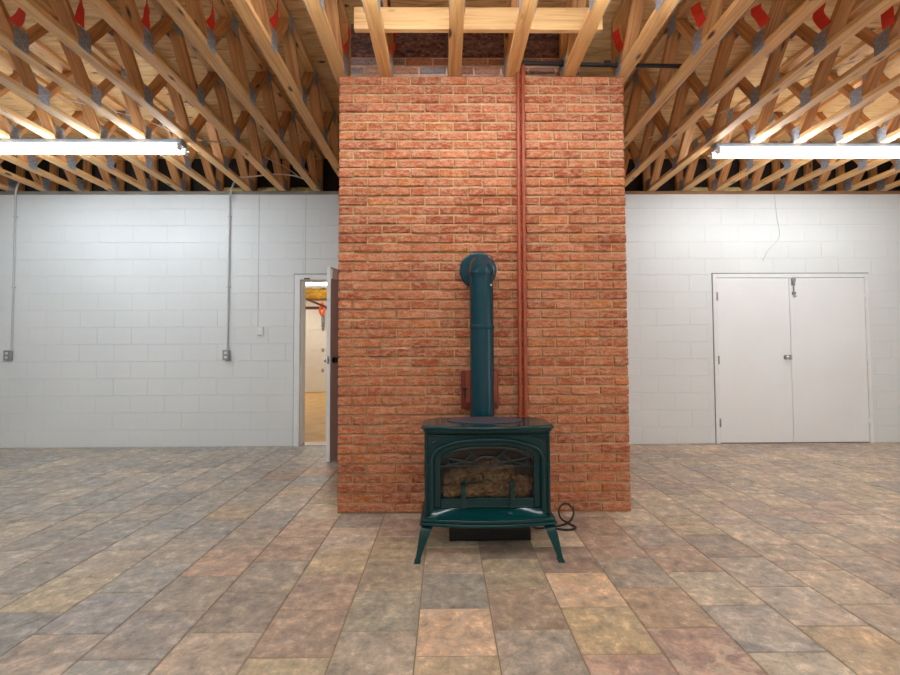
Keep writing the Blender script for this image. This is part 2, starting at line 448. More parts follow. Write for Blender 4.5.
# ------------------------------------------------------------------ chimney
def bricks(bm, P, ulen, z0, ncourse, ch, tints, pal, rnd, start=0, jut=.006, skip=.0, rough=True, joint=.005):
    L = .2017
    for r in range(ncourse):
        z = z0+r*ch; u = -L/2 if (r+start) % 2 else 0
        while u < ulen-.01:
            a, b = max(u, 0), min(u+L, ulen)
            if b-a > .03 and rnd.random() >= skip:
                jh, jv, e = joint, joint*.9, .004
                q0, q1, r0, r1 = a+(jv if a > 0 else 0), b-(jv if b < ulen-.001 else 0), z+jh+rnd.uniform(-.0012, .0012), z+ch-jh+rnd.uniform(-.0012, .0012)
                B = [bm.verts.new(P(*p)) for p in ((q0,r0,-.02),(q1,r0,-.02),(q1,r1,-.02),(q0,r1,-.02))]
                d = rnd.uniform(-.002, jut)
                # front face with a broken, wavy arris
                nx = 5
                bot = [bm.verts.new(P(q0+(q1-q0)*i/nx, r0+rnd.uniform(0, .003), d-.004)) for i in range(nx+1)]
                top = [bm.verts.new(P(q0+(q1-q0)*i/nx, r1-rnd.uniform(0, .003), d-.004)) for i in range(nx+1)]
                fb = [bm.verts.new(P(min(max(q0+(q1-q0)*i/nx, q0+e), q1-e), r0+.006+rnd.uniform(-.001, .004), d+rnd.uniform(0, .003))) for i in range(nx+1)]
                ft = [bm.verts.new(P(min(max(q0+(q1-q0)*i/nx, q0+e), q1-e), r1-.006+rnd.uniform(-.004, .001), d+rnd.uniform(0, .003))) for i in range(nx+1)]
                c = rnd.choice(pal); k = rnd.uniform(.9, 1.1); cc = (*[x*k for x in lin(c)], 1)
                fs = []
                for i in range(nx):
                    for A, Q in ((bot, fb), (fb, ft), (ft, top)):
                        f = bm.faces.new((A[i], A[i+1], Q[i+1], Q[i])); f.smooth = False; fs.append(f)
                fs.append(bm.faces.new((bot[0], fb[0], ft[0], top[0]))); fs.append(bm.faces.new((bot[-1], top[-1], ft[-1], fb[-1])))
                fs.append(bm.faces.new([B[0], B[1]]+bot[::-1])); fs.append(bm.faces.new([B[2], B[3]]+top))
                fs.append(bm.faces.new((B[0], bot[0], top[0], B[3]))); fs.append(bm.faces.new((B[1], B[2], top[-1], bot[-1])))
                tints.extend([cc]*len(fs))
            u += L

chim = empty('brick_chimney', ((CL+CR)/2, 3.7, 0), 'wide red brick chimney breast standing in the middle of the room', 'chimney')
ox, oy = (CL+CR)/2, 3.7
rnd = random.Random(21)
pal = [(182,98,62),(188,108,70),(172,88,54),(192,114,76),(184,102,64),(166,84,52),(196,120,84),(182,104,66),(192,112,64)]
bm = BM(); tints = []
CH = ZC/46
BK = 5.0
bricks(bm, lambda u, z, d: (CL-ox+u, DC-oy-d, z), CR-CL, 0, 46, CH, tints, pal, rnd, jut=.011)
bricks(bm, lambda u, z, d: (CL-ox-d, BK-oy-u, z), BK-DC-.104, 0, 46, CH, tints, pal, rnd, 1)
bricks(bm, lambda u, z, d: (CR-ox+d, DC+.104-oy+u, z), BK-DC-.104, 0, 46, CH, tints, pal, rnd, 1)
n0 = len(bm.faces)
assert n0 == len(tints)
box(bm, CL+.006-ox, CR-.006-ox, DC+.006-oy, DC+.1-oy, 0, ZC-.002, 1)
box(bm, CL+.006-ox, CL+.1-ox, DC+.1-oy, BK-oy, 0, ZC-.002, 1)
box(bm, CR-.1-ox, CR-.006-ox, DC+.1-oy, BK-oy, 0, ZC-.002, 1)
box(bm, CL+.01-ox, CR-.01-ox, BK-.1-oy, BK-oy, 0, ZC-.002, 1)
tints += [(.3, .2, .1, 1)]*24
o = obj('brick_facing', bm, ['brick', 'mortar'], chim, fix=False)
set_colors(o.data, 'tint', tints)
# old stack rising behind the facing, between the trusses
IL, IR, ID = -.69, 1.0, 3.225
bm = BM(); tints = []
oldpal = [(100,66,64),(88,60,62),(108,76,70),(82,58,62),(116,86,80),(94,68,70)]
palepal = [(214,156,128),(224,176,150),(206,150,124),(230,200,176),(196,150,136),(170,166,172)]
CO = .0655
bricks(bm, lambda u, z, d: (IL-ox+u, ID-oy-d, z), IR-IL, 2.95, 5, CO, tints, palepal, rnd, jut=.004, joint=.007)
bricks(bm, lambda u, z, d: (IL-ox+u, ID-oy-d, z), IR-IL, 2.95+5*CO, 5, CO, tints, oldpal, rnd, jut=.004)
n0 = len(tints)
box(bm, IL-ox, IR-ox, ID+.004-oy, ID+.4-oy, 2.9, 2.95+5*CO, 2)
box(bm, IL-ox, IR-ox, ID+.004-oy, ID+.4-oy, 2.95+5*CO, DECK, 1)
tints += [(.3, .2, .1, 1)]*12
o = obj('old_brickwork', bm, ['oldbrick', 'oldmortar', 'palemortar'], chim, fix=False)
set_colors(o.data, 'tint', tints); o['label'] = 'older sooty brickwork above the red facing'

# ------------------------------------------------------------------ floor trusses
def stick_mesh(name, L, w, h, mat):
    bm = BM(); box(bm, -w/2, w/2, -L/2, L/2, -h/2, h/2)
    bmesh.ops.bevel(bm, geom=list(bm.edges), offset=.003, segments=1, affect='EDGES')
    bmesh.ops.recalc_face_normals(bm, faces=bm.faces)
    me = bpy.data.meshes.new(name); bm.to_mesh(me); bm.free(); me.materials.append(M[mat]); return me
CW, CHT = .089, .038
WEBH = DECK-ZC-2*CHT
PAN = .62
def web_len(dy, dz): return math.hypot(dy, dz)
y_start = .22
side_L = 5.49-y_start; mid_L = 3.2-y_start
me_side = stick_mesh('bottom_chord', side_L, CW, CHT, 'pine'); me_mid = stick_mesh('bottom_chord', mid_L, CW, CHT, 'pine')
me_web = stick_mesh('web', math.hypot(PAN/2-.03, WEBH+.014), CW-.001, CHT, 'dimpine')
me_post = stick_mesh('web', WEBH-.002, CW-.001, CHT, 'dimpine')
bm = BM(); box(bm, -.001, .0012, -.05, .05, -.066, .066)
bmesh.ops.recalc_face_normals(bm, faces=bm.faces)
me_plate = bpy.data.meshes.new('gusset_plate'); bm.to_mesh(me_plate); bm.free(); me_plate.materials.append(M['steelplate'])
def plates(root, y, z):
    for s in (-1, 1): inst('gusset_plate', me_plate, root, T(s*(CW/2+.001), y, z))
# a curling paper tag, real sheet thickness
def tag_mesh(seed):
    r = random.Random(seed); bm = BM(); secs = []
    for i in range(7):
        t = i/6; z = -.075+.15*t; bulge = .022*math.sin(t*PI*.8)*r.uniform(.7, 1.3)+.002; y = .02*math.sin(t*2.6+seed)
        w = .04*(1-.3*t)
        secs.append([(bulge+.03*t, y-w, z), (bulge, y+w, z), (bulge+.0015, y+w, z), (bulge+.0315*t+.0015, y-w, z)])
    rsweep(bm, secs); bmesh.ops.recalc_face_normals(bm, faces=bm.faces)
    me = bpy.data.meshes.new('red_tag'); bm.to_mesh(me); bm.free(); me.materials.append(M['redtag'])
    return me
tag_ms = [tag_mesh(s) for s in range(4)]
RX = lambda a: Matrix.Rotation(a, 4, 'X')
T = lambda x, y, z: Matrix.Translation((x, y, z))
ORD = ['first', 'second', 'third', 'fourth', 'fifth', 'sixth', 'seventh', 'eighth', 'ninth', 'tenth', 'eleventh', 'twelfth', 'thirteenth', 'fourteenth', 'fifteenth']
def truss(X, label, side, tagged, seed):
    L = side_L if side else mid_L; yend = y_start+L
    root = empty('floor_truss', (X, y_start+L/2, ZC), label, 'floor truss', 'open-web floor trusses under the deck')
    cy = y_start+L/2
    me = me_side if side else me_mid
    inst('bottom_chord', me, root, T(0, 0, CHT/2)); inst('top_chord', me, root, T(0, 0, DECK-ZC-CHT/2))
    j0 = 2.84 if side else 3.08-PAN*0
    zb, zt = CHT, DECK-ZC-CHT
    b = j0
    while b+PAN < yend: b += PAN
    ys = []
    while b > y_start: ys.append(b); b -= PAN
    ymin = 1.35
    for b in ys:
        if b < ymin: break
        plates(root, b-cy, .062)
        for s in (1, -1):
            tp = b+s*PAN/2
            if tp > yend-.03 or tp < y_start+.03: continue
            a = math.atan2(zt-zb, (tp-b)-s*.03)
            ang = a if s > 0 else a
            inst('web', me_web, root, T(0, (b+tp)/2-cy, (zb+zt)/2) @ RX(a))
        tp = b-PAN/2
        if tp > y_start+.1: plates(root, tp-cy, DECK-ZC-.062)
    inst('web', me_post, root, T(0, yend-.022-cy, (zb+zt)/2) @ RX(PI/2))
    if tagged:
        sg = 1 if X < .2 else -1
        m = T(sg*(CW/2), j0-.055-cy, .205) @ (Matrix.Rotation(PI, 4, 'Z') if sg < 0 else Matrix.Identity(4))
        t = inst('red_tag', tag_ms[seed % 4], root, m); t['label'] = 'red paper tag on the web'
    return root
k = 1; n = 0
for idx in range(1, -14, -1):
    X = XT+idx*SP
    if X < XL+.1: break
    truss(X, 'long open-web pine floor truss, %s one to the left of the brick chimney' % ORD[n], True, -4 <= idx <= 1, n); n += 1
n = 0
for idx in range(8, 22):
    X = XT+idx*SP
    if X > XR-.1: break
    truss(X, 'long open-web pine floor truss, %s one to the right of the brick chimney' % ORD[n], True, idx <= 12, n+1); n += 1
mids = [XT+2*SP+.0, -.415, XT+4*SP, XT+5*SP, XT+6*SP, XT+7*SP-.02]
for i, X in enumerate(mids):
    truss(X, 'short open-web floor truss ending on the chimney top, %s from the left' % ORD[i], False, i in (0, 1, 5), i)

# strongback board across the short trusses
bm = BM(); box(bm, -.07, .07, -.772, .772, -.019, .019)   # long along local Y for the grain
bmesh.ops.bevel(bm, geom=list(bm.edges), offset=.003, segments=1, affect='EDGES')
o = obj('brace_board', bm, 'newpine')
o.matrix_world = Matrix.Translation((.213, 2.716, ZC+CHT+.071)) @ Matrix.Rotation(PI/2, 4, 'Z') @ Matrix.Rotation(PI/2, 4, 'Y')
tag(o, 'pale new pine board laid across the short trusses in front of chimney', 'board')

# ------------------------------------------------------------------ fluorescent strip lights
def fixture(x0, x1, yc, tubem, label):
    r = empty('fluorescent_light', ((x0+x1)/2, yc, ZC+.016), label, 'strip light', 'bare fluorescent strip lights under the trusses')
    h = (x1-x0)/2
    bm = BM()
    prism(bm, [(-.045, -.018), (-.045, -.055), (-.03, -.075), (.03, -.075), (.045, -.055), (.045, -.018)], 'x', -h, h)
    obj('housing', bm, 'housing', r, bevel=.003)
    bm = BM()
    for xx in (-h*.7, h*.7): box(bm, xx-.02, xx+.02, -.02, .02, -.019, -.0165)
    obj('mounting_bracket', bm, 'housing', r)
    for yy in (-.05, .05):
        bm = BM(); tube(bm, [(-h+.03, yy, -.1), (h-.03, yy, -.1)], .019, 12)
        obj('fluorescent_tube', bm, tubem, r)
        for s in (-1, 1):
            bm = BM(); box(bm, s*(h-.016)-.012, s*(h-.016)+.012, yy-.02, yy+.02, -.125, -.07)
            tube(bm, [(s*(h-.005), yy, -.1), (s*(h+.022), yy, -.1)], .009, 8)
            obj('lampholder', bm, 'whiteplastic', r, bevel=.002)
fixture(-4.84, -2.40, 4.075, 'tubecool', 'bare fluorescent strip light under the trusses on the left, before the white wall')
fixture(2.55, 4.99, 4.15, 'tubewarm', 'bare fluorescent strip light under the trusses on the right, above the double door')
fixture(-5.2, -2.76, 1.55, 'tubecool', 'added fill strip light over the left foreground, just out of frame')  # invented lamp out of view, fills the left foreground
fixture(-1.02, 1.42, 2.12, 'tubewarm', 'fluorescent strip light over the middle foreground, just out of frame')
fixture(3.1, 5.54, 1.55, 'tubewarm', 'added fill strip light over the right foreground, just out of frame')  # likewise invented, extra fill on the right side
fixture(-4.8, -2.36, -1.0, 'tubecool', 'added fill strip light, unseen behind the viewer on the left')  # this rear row is added fill that never comes into view
fixture(-1.02, 1.42, -1.0, 'tubewarm', 'added fill strip light, unseen behind the viewer in the middle')  # added fill, middle of the unseen rear row
fixture(2.8, 5.24, -1.0, 'tubewarm', 'added fill strip light, unseen behind the viewer on the right')  # added fill, right end of the unseen rear row

# ------------------------------------------------------------------ gas stove
SX, SY = .234, 2.70
st = empty('gas_stove', (SX, SY, 0), 'dark green enamelled cast iron gas stove on splayed legs', 'stove')
def bow(x, hw, y0, b):            # bowed front line
    t = x/hw; return y0-b*(1-t*t)
def bowplate(bm, hw, yf, b, yb, z0, z1, clip=.0, n=24):
    pts = [(x, bow(x, hw, yf, b)) for x in [(-1+2*i/n)*hw for i in range(n+1)]]
    pts += [(hw, yb-clip), (hw-clip*.9, yb), (-hw+clip*.9, yb), (-hw, yb-clip)] if clip else [(hw, yb), (-hw, yb)]
    prism(bm, pts, 'z', z0, z1)
bm = BM(); bowplate(bm, .372, -.2, .05, .13, .671, .692, .09); obj('top_plate', bm, 'green', st, bevel=.010, segs=3)
bm = BM(); bowplate(bm, .36, -.185, .045, .12, .655, .671, .08); obj('top_moulding', bm, 'green', st, bevel=.004)
bm = BM(); prism(bm, [(.225*math.cos(a*2*PI/48), -.015+.13*math.sin(a*2*PI/48)) for a in range(48)], 'z', .6925, .6975); obj('griddle', bm, 'griddle', st, bevel=.002)['label'] = 'dark oval griddle plate'
# body shell with an arched opening in front
HB, FY, BY = .355, -.16, .135
def arch(x, a, zs, rise, p=2.4):
    return zs + rise*max(0, 1-abs(x/a)**p)**(1/p)
def arch_pts(a, z0, zs, rise, n=40, p=2.4):
    pts = [(-a, z0)]
    for i in range(n+1):
        th = PI-PI*i/n; c, s = math.cos(th), math.sin(th)
        pts.append((a*math.copysign(abs(c)**(2/p), c), zs+rise*abs(s)**(2/p)))
    pts.append((a, z0)); return pts
def arch_plate(bm, inner, x0, x1, z0, z1, y0, y1):
    """rect plate with an arched hole; hole runs from its own z0 up"""
    m = len(inner); outer = []
    cx = 0; 
    for (x, z) in inner:
        # project each inner point out to the rectangle
        zc = inner[0][1]; dx, dz = x, z-zc
        k = 1e9
        if abs(dx) > 1e-6: k = min(k, (x1 if dx > 0 else -x0)/abs(dx))
        if dz > 1e-6: k = min(k, (z1-zc)/dz)
        outer.append((dx*k, zc+dz*k))
    # add the exact corners
    P = []; 
    vi = [[bm.verts.new((x, y, z)) for x, z in inner] for y in (y0, y1)]
    vo = [[bm.verts.new((x, y, z)) for x, z in outer] for y in (y0, y1)]
    for i in range(m-1):
        oc = None
        a, b = outer[i], outer[i+1]
        corner = None
        if abs(a[0]-x0) < 1e-6 and abs(b[1]-z1) < 1e-6 and abs(b[0]-x0) > 1e-6 and abs(a[1]-z1) > 1e-6: corner = (x0, z1)
        if abs(b[0]-x1) < 1e-6 and abs(a[1]-z1) < 1e-6 and abs(a[0]-x1) > 1e-6 and abs(b[1]-z1) > 1e-6: corner = (x1, z1)
        if corner:
            c0, c1 = bm.verts.new((corner[0], y0, corner[1])), bm.verts.new((corner[0], y1, corner[1]))
            bm.faces.new((vi[0][i], vi[0][i+1], vo[0][i+1], c0, vo[0][i])); bm.faces.new((vi[1][i+1], vi[1][i], vo[1][i], c1, vo[1][i+1]))
            bm.faces.new((vo[0][i], c0, c1, vo[1][i])); bm.faces.new((c0, vo[0][i+1], vo[1][i+1], c1))
        else:
            bm.faces.new((vi[0][i], vi[0][i+1], vo[0][i+1], vo[0][i])); bm.faces.new((vi[1][i+1], vi[1][i], vo[1][i], vo[1][i+1]))
            bm.faces.new((vo[0][i], vo[0][i+1], vo[1][i+1], vo[1][i]))
        bm.faces.new((vi[0][i+1], vi[0][i], vi[1][i], vi[1][i+1]))
    # sill below the opening
    box(bm, x0, x1, y0, y1, z0, inner[0][1])
bm = BM()
A1 = arch_pts(.3, .222, .49, .107)
arch_plate(bm, A1, -HB, HB, .178, .655, FY, FY+.03)
box(bm, -HB, -HB+.015, FY+.03, BY, .178, .655); box(bm, HB-.015, HB, FY+.03, BY, .178, .655)
box(bm, -HB, HB, BY-.015, BY, .178, .655); box(bm, -HB+.015, HB-.015, FY+.03, BY-.015, .64, .655); box(bm, -HB+.015, HB-.015, FY+.03, BY-.015, .178, .2)
obj('body', bm, 'green', st)
# horizontal moulding, corner columns and spandrel leaves
bm = BM(); tube(bm, [(-.345, FY-.004, .632), (.345, FY-.004, .632)], .007, 10)
for s in (-1, 1):
    tube(bm, [(s*.345, FY-.002, .185), (s*.345, FY-.002, .655)], .009, 10)
    box(bm, s*.325-.018, s*.325+.018, FY-.016, FY, .462, .478)
    prism(bm, [(s*.325-.02, .2), (s*.325+.02, .2), (s*.325, .222)], 'y', FY-.012, FY)
    tube(bm, [(s*.318, FY-.003, .56+.02), (s*.295, FY-.006, .6), (s*.25, FY-.003, .62)], [.003, .006, .003], 8)
    tube(bm, [(s*.32, FY-.003, .6), (s*.308, FY-.005, .615), (s*.285, FY-.003, .622)], [.003, .005, .003], 8)
obj('front_moulding', bm, 'green', st, smooth=True)
bm = BM(); a2 = arch_pts(.314, .2, .485, .122)
tube(bm, [(x, FY-.006, z) for x, z in a2], .012, 12); obj('arch_trim', bm, 'green', st, smooth=True)
# door: inner frame, glass, fretwork, rail
A2i = arch_pts(.262, .244, .485, .098)
bm = BM()
def ribbon(bm, outer, inner, y0, y1):
    m = len(outer)
    V = [[bm.verts.new((x, y, z)) for x, z in L] for L in (outer, inner) for y in (y0, y1)]
    for i in range(m-1):
        bm.faces.new((V[0][i], V[0][i+1], V[2][i+1], V[2][i])); bm.faces.new((V[1][i+1], V[1][i], V[3][i], V[3][i+1]))
        bm.faces.new((V[0][i+1], V[0][i], V[1][i], V[1][i+1])); bm.faces.new((V[2][i], V[2][i+1], V[3][i+1], V[3][i]))
    for i in (0, m-1): bm.faces.new((V[0][i], V[2][i], V[3][i], V[1][i]))
rb_o = arch_pts(.299, .223, .49, .106); ribbon(bm, rb_o, arch_pts(.265, .223, .485, .086), FY+.012, FY+.035)
door = obj('glass_door', bm, 'green', st, bevel=.003)
bm = BM(); prism(bm, arch_pts(.268, .224, .485, .089), 'y', FY+.03, FY+.034); obj('pane', bm, 'glass', door)
bm = BM(); r = .0052; y = FY+.02
inr = lambda x: arch(x, .262, .485, .094)
tube(bm, [(-.262, y, .455), (.262, y, .455)], .004, 8)
tube(bm, [(x, y, z) for x, z in arch_pts(.255, .46, .485, .074)][1:-1], r, 8)
sun = [(.085*math.cos(PI-PI*i/24), y, .455+.052*math.sin(PI*i/24)) for i in range(25)]
tube(bm, sun, r+.001, 8)
for s in (-1, 1):
    tube(bm, [(s*.078, y, .475), (s*.16, y, .487), (s*.245, y, .503)], r, 8)
    tube(bm, [(s*.05, y, .497), (s*.08, y, .522), (s*.115, y, .552)], r, 8)
    tube(bm, [(s*.08, y, .524), (s*.1, y, .515), (s*.13, y, .482)], r, 8)
    tube(bm, [(s*.115, y, .552), (s*.17, y, .54), (s*.235, y, .508)], r, 8)
    tube(bm, [(s*.235, y, .508), (s*.215, y, .48), (s*.235, y, .457)], r, 8)
    tube(bm, [(s*.13, y, .482), (s*.19, y, .466), (s*.24, y, .462)], r, 8)
obj('fretwork', bm, 'fret', door, smooth=True)
bm = BM(); box(bm, -.262, .262, FY+.006, FY+.03, .224, .277); box(bm, -.262, .262, FY+.002, FY+.008, .268, .277); box(bm, -.262, .262, FY+.002, FY+.008, .224, .233)
obj('log_rail', bm, 'green', st, bevel=.003)
for s in (-1, 1):
    cx = s*.137
    bm = BM()
    rsweep(bm, [[(cx-w, FY-.012, z), (cx+w, FY-.012, z), (cx+w, FY+.004, z), (cx-w, FY+.004, z)] for z, w in ((.226, .017), (.242, .016), (.256, .011), (.3, .013), (.33, .012), (.345, .009))])
    tube(bm, [(cx+.015*math.cos(t*2*PI/20), FY-.004, .36+.017*math.sin(t*2*PI/20)) for t in range(20)], .005, 8, closed=True)
    obj('andiron', bm, 'green', st, bevel=.003)
# firebox and ceramic logs
bm = BM()
box(bm, -.3, -.285, FY+.045, .09, .215, .63); box(bm, .285, .3, FY+.045, .09, .215, .63); box(bm, -.3, .3, .09, .1, .215, .63)
box(bm, -.285, .285, FY+.045, .09, .2005, .226); box(bm, -.285, .285, FY+.045, .09, .615, .63)
obj('firebox', bm, 'firebox', st)
def log(p0, p1, r, seed):
    rn = random.Random(seed); p0, p1 = Vector(p0), Vector(p1)
    n = 14; ax = (p1-p0); pts = [p0+ax*i/n + Vector((0, rn.uniform(-.004, .004), rn.uniform(-.004, .004))) for i in range(n+1)]
    bm = BM(); rings = tube(bm, pts, [r*rn.uniform(.88, 1.1) for _ in pts], 18)
    for rg in rings:
        c = sum((v.co for v in rg), Vector())/len(rg)
        for v in rg: v.co = c+(v.co-c)*rn.uniform(.9, 1.12)
    obj('ceramic_log', bm, 'bark', st, smooth=False)
log((-.2, .04, .37), (.165, .045, .385), .062, 1)
log((-.235, -.03, .31), (-.105, .0, .40), .05, 2)
log((-.015, -.045, .345), (.145, -.04, .355), .047, 3)
log((-.25, -.085, .292), (.09, -.08, .30), .04, 4)
log((.175, -.05, .31), (.235, -.06, .325), .058, 5)
log((.08, -.07, .285), (.235, -.075, .27), .03, 6)
# sloping ash lip and bowed base skirt
bm = BM(); n = 24; V = []
for i in range(n+1):
    t = -1+2*i/n
    xb, xf = t*.3, t*.34
    yf = bow(xf, .372, -.2, .045)
    V.append([bm.verts.new(p) for p in ((xb, FY-.001, .224), (xf*.94, FY+(yf-FY)*.5, .195), (xf, yf+.012, .186), (xf, yf+.012, .172), (xb, FY-.001, .172))])
for a, b in zip(V, V[1:]):
    for q in range(4): bm.faces.new((a[q], a[q+1], b[q+1], b[q]))
    bm.faces.new((a[4], a[0], b[0], b[4]))
bm.faces.new(V[0]); bm.faces.new(V[-1][::-1]); obj('ash_lip', bm, 'green', st, smooth=True)
bm = BM(); bowplate(bm, .372, -.2, .045, .14, .163, .184); bowplate(bm, .38, -.206, .045, .146, .145, .163); obj('base_skirt', bm, 'green', st, bevel=.006, segs=3)
for s in (-1, 1):
    for fr in (1, 0):
        yt = -.165 if fr else .1; yo = -.32 if fr else .2
        bm = BM(); secs = []
        for t, w, d in ((0, .032, .03), (.25, .028, .027), (.5, .021, .022), (.75, .0155, .017), (.92, .014, .015), (.93, .017, .018), (1, .017, .018)):
            z = .146*(1-t); e = t**.8
            cx = s*(.335+.043*e)-.009*e; cy = yt+(yo-yt)*(t**.85)
            secs.append([(cx-w, cy-d, z), (cx+w, cy-d, z), (cx+w, cy+d, z), (cx-w, cy+d, z)])
        rsweep(bm, secs); obj('leg', bm, 'green', st, bevel=.005)
bm = BM(); box(bm, -.215, .26, -.06, .11, .003, .145); obj('control_box', bm, 'blackmetal', st, bevel=.004)['label'] = 'black control box under the stove'
# rear flue outlet
bm = BM(); box(bm, -.1, .13, BY, BY+.02, .5, .69); obj('flue_outlet', bm, 'green', st, bevel=.004)

# ------------------------------------------------------------------ flue pipe
PX, PY, PR, EZ = .240, 2.945, .079, 1.668
fl = empty('flue_pipe', (PX, PY, .69), 'tall green stove pipe rising behind the stove into the chimney', 'stove pipe')
L0 = .69
def q(pts): return [(x, y, z-L0) for x, y, z in pts]
bm = BM(); tube(bm, q([(0, 0, .56), (0, 0, 1.262)]), PR, 40); obj('pipe_section', bm, 'greenpipe', fl, smooth=True)
bm = BM(); tube(bm, q([(0, 0, 1.25), (0, 0, 1.256), (0, 0, 1.274), (0, 0, 1.28)]), [PR, PR+.003, PR+.003, PR], 40, cap=False); tube(bm, q([(0, 0, 1.27), (0, 0, EZ-.054)]), PR-.001, 40); obj('pipe_section', bm, 'greenpipe', fl, smooth=True)
def mitre_tube(bm, pts, r, n=40):
    pts = [Vector(p) for p in pts]; d = [(b-a).normalized() for a, b in zip(pts, pts[1:])]; X = Vector((1, 0, 0)); rings = []
    for i, p in enumerate(pts):
        d0 = d[max(i-1, 0)]; d1 = d[min(i, len(d)-1)]; nrm = (d0+d1).normalized(); up = d0.cross(X)
        ring = []
        for k in range(n):
            o_ = X*math.cos(2*PI*k/n)*r + up*math.sin(2*PI*k/n)*r
            ring.append(bm.verts.new(p+o_-d0*(o_.dot(nrm)/d0.dot(nrm))))
        rings.append(ring)
    for A, B in zip(rings, rings[1:]):
        for k in range(n): bm.faces.new((A[k], A[(k+1) % n], B[(k+1) % n], B[k]))
    bm.faces.new(rings[0][::-1])
bm = BM(); mitre_tube(bm, q([(0, 0, EZ-.055), (0, 0, EZ-.048), (0, .048, EZ), (0, DC-PY-.026, EZ)]), PR+.0045)
tube(bm, q([(0, 0, EZ-.056), (0, 0, EZ-.046)]), PR+.007, 40)
obj('elbow', bm, 'greenpipe', fl, smooth=True)
bm = BM(); yw = DC-PY
tube(bm, [(-.012, yw-.034, EZ-L0), (-.012, yw-.028, EZ-L0), (-.012, yw-.017, EZ-L0)], [.118, .128, .128], 48)
obj('wall_collar', bm, 'greenpipe', fl, smooth=True)
bm = BM(); tube(bm, [(.055, -.074, EZ-.135-L0), (.055, -.083, EZ-.135-L0)], .006, 8); obj('screw', bm, 'chrome', fl)

# ------------------------------------------------------------------ things on the chimney
jb = empty('junction_box', (.232, DC, .847), 'dark red painted junction box on the chimney behind the flue pipe', 'junction box')
bm = BM(); box(bm, -.128, .128, -.056, -.017, -.13, .13); obj('box', bm, 'redbox', jb, bevel=.004)
bm = BM(); box(bm, -.095, .12, -.064, -.056, -.09, .125); obj('cover', bm, 'redpaint', jb, bevel=.003)
bm = BM(); box(bm, -.122, -.085, -.074, -.056, .0, .012); box(bm, -.105, -.095, -.066, -.056, -.06, 0); obj('latch', bm, 'blackpipe', jb)
for i, (xa, xb, w) in enumerate(((.509, .517, 'outer painted pipe nearer the stove pipe'), (.545, .552, ''))):
    bm = BM()
    z1 = 3.12
    tube(bm, [(xa, DC-.034, .0005), (xb, DC-.034, z1-.03), (xb, DC-.034, z1)], .0135, 14)
    for zz in (.35, 1.3, 2.2, 2.95):
        xx = xa+(xb-xa)*zz/z1
        tube(bm, [(xx, DC-.034, zz-.012), (xx, DC-.034, zz+.012)], .0165, 14)
    o = obj('painted_pipe', bm, 'redpaint', smooth=True)
    tag(o, ['brick red painted pipe running up the chimney, the one nearer the stove pipe', 'brick red painted pipe running up the chimney, the one farther from the stove pipe'][i], 'pipe', 'painted pipes on the chimney')
bm = BM(); tube(bm, [(.53, DC-.034, 3.135), (.8, DC-.034, 3.132), (1.2, DC-.022, 3.13), (1.74, DC-.02, 3.125)], .014, 12)
for xx in (.53, .84, 1.15): tube(bm, [(xx-.02, DC-.034, 3.1325), (xx+.02, DC-.034, 3.1325)], .021, 12)
tag(obj('iron_pipe', bm, 'blackpipe', smooth=True), 'black iron pipe running sideways above the chimney top', 'pipe')
# power cord on the floor beside the stove
def smooth_path(pts, n=10):
    P = [Vector(p) for p in pts]; out = []
    for i in range(len(P)-1):
        p0, p1, p2, p3 = P[max(i-1, 0)], P[i], P[i+1], P[min(i+2, len(P)-1)]
        for j in range(n):
            t = j/n; out.append(.5*((2*p1)+(-p0+p2)*t+(2*p0-5*p1+4*p2-p3)*t*t+(-p0+3*p1-3*p2+p3)*t**3))
    out.append(P[-1]); return out
bm = BM(); r = .0065
tube(bm, smooth_path([(.49, 2.78, .05), (.56, 2.8, .012), (.66, 2.83, .0075), (.74, 2.86, .0075), (.80, 2.9, .02), (.83, 2.94, .06), (.81, 2.97, .095), (.77, 2.97, .1), (.735, 2.94, .075), (.735, 2.9, .035), (.77, 2.85, .02), (.805, 2.82, .009), (.79, 2.79, .0075), (.73, 2.78, .0075), (.68, 2.8, .0075)]), r, 8)
tag(obj('power_cord', bm, 'blackrubber', smooth=True), 'black power cord looped on the floor beside the stove', 'cord')

# ------------------------------------------------------------------ double door
d1 = bpy.data.objects.new('door_1', None); COL.objects.link(d1); d1.location = (4.19, DW, 0)
struct(d1, 'closed white double door in the block wall', 'double door')
x0, x1, gap = 3.24-4.19, 5.144-4.19, 4.174-4.19
bm = BM(); fw = .047
box(bm, x0, x0+fw, -.012, .11, 0, 2.045); box(bm, x1-fw, x1, -.012, .11, 0, 2.045); box(bm, x0+fw, x1-fw, -.012, .11, 1.998, 2.045)
obj('door_frame', bm, 'framewhite', d1, bevel=.002)
bm = BM(); box(bm, x0-.008, x1+.008, -.004, .0, 2.045, 2.056); box(bm, x0-.007, x0, -.004, 0, 0, 2.05); box(bm, x1, x1+.007, -.004, 0, 0, 2.05); obj('frame_caulk', bm, 'caulk', d1)
def hinge(parent, x, z, m='greymetal'):
    bm = BM(); tube(bm, [(x, -.012, z-.05), (x, -.012, z+.05)], .007, 10); box(bm, x-.014, x+.014, -.01, -.004, z-.05, z+.05); obj('hinge', bm, m, parent)
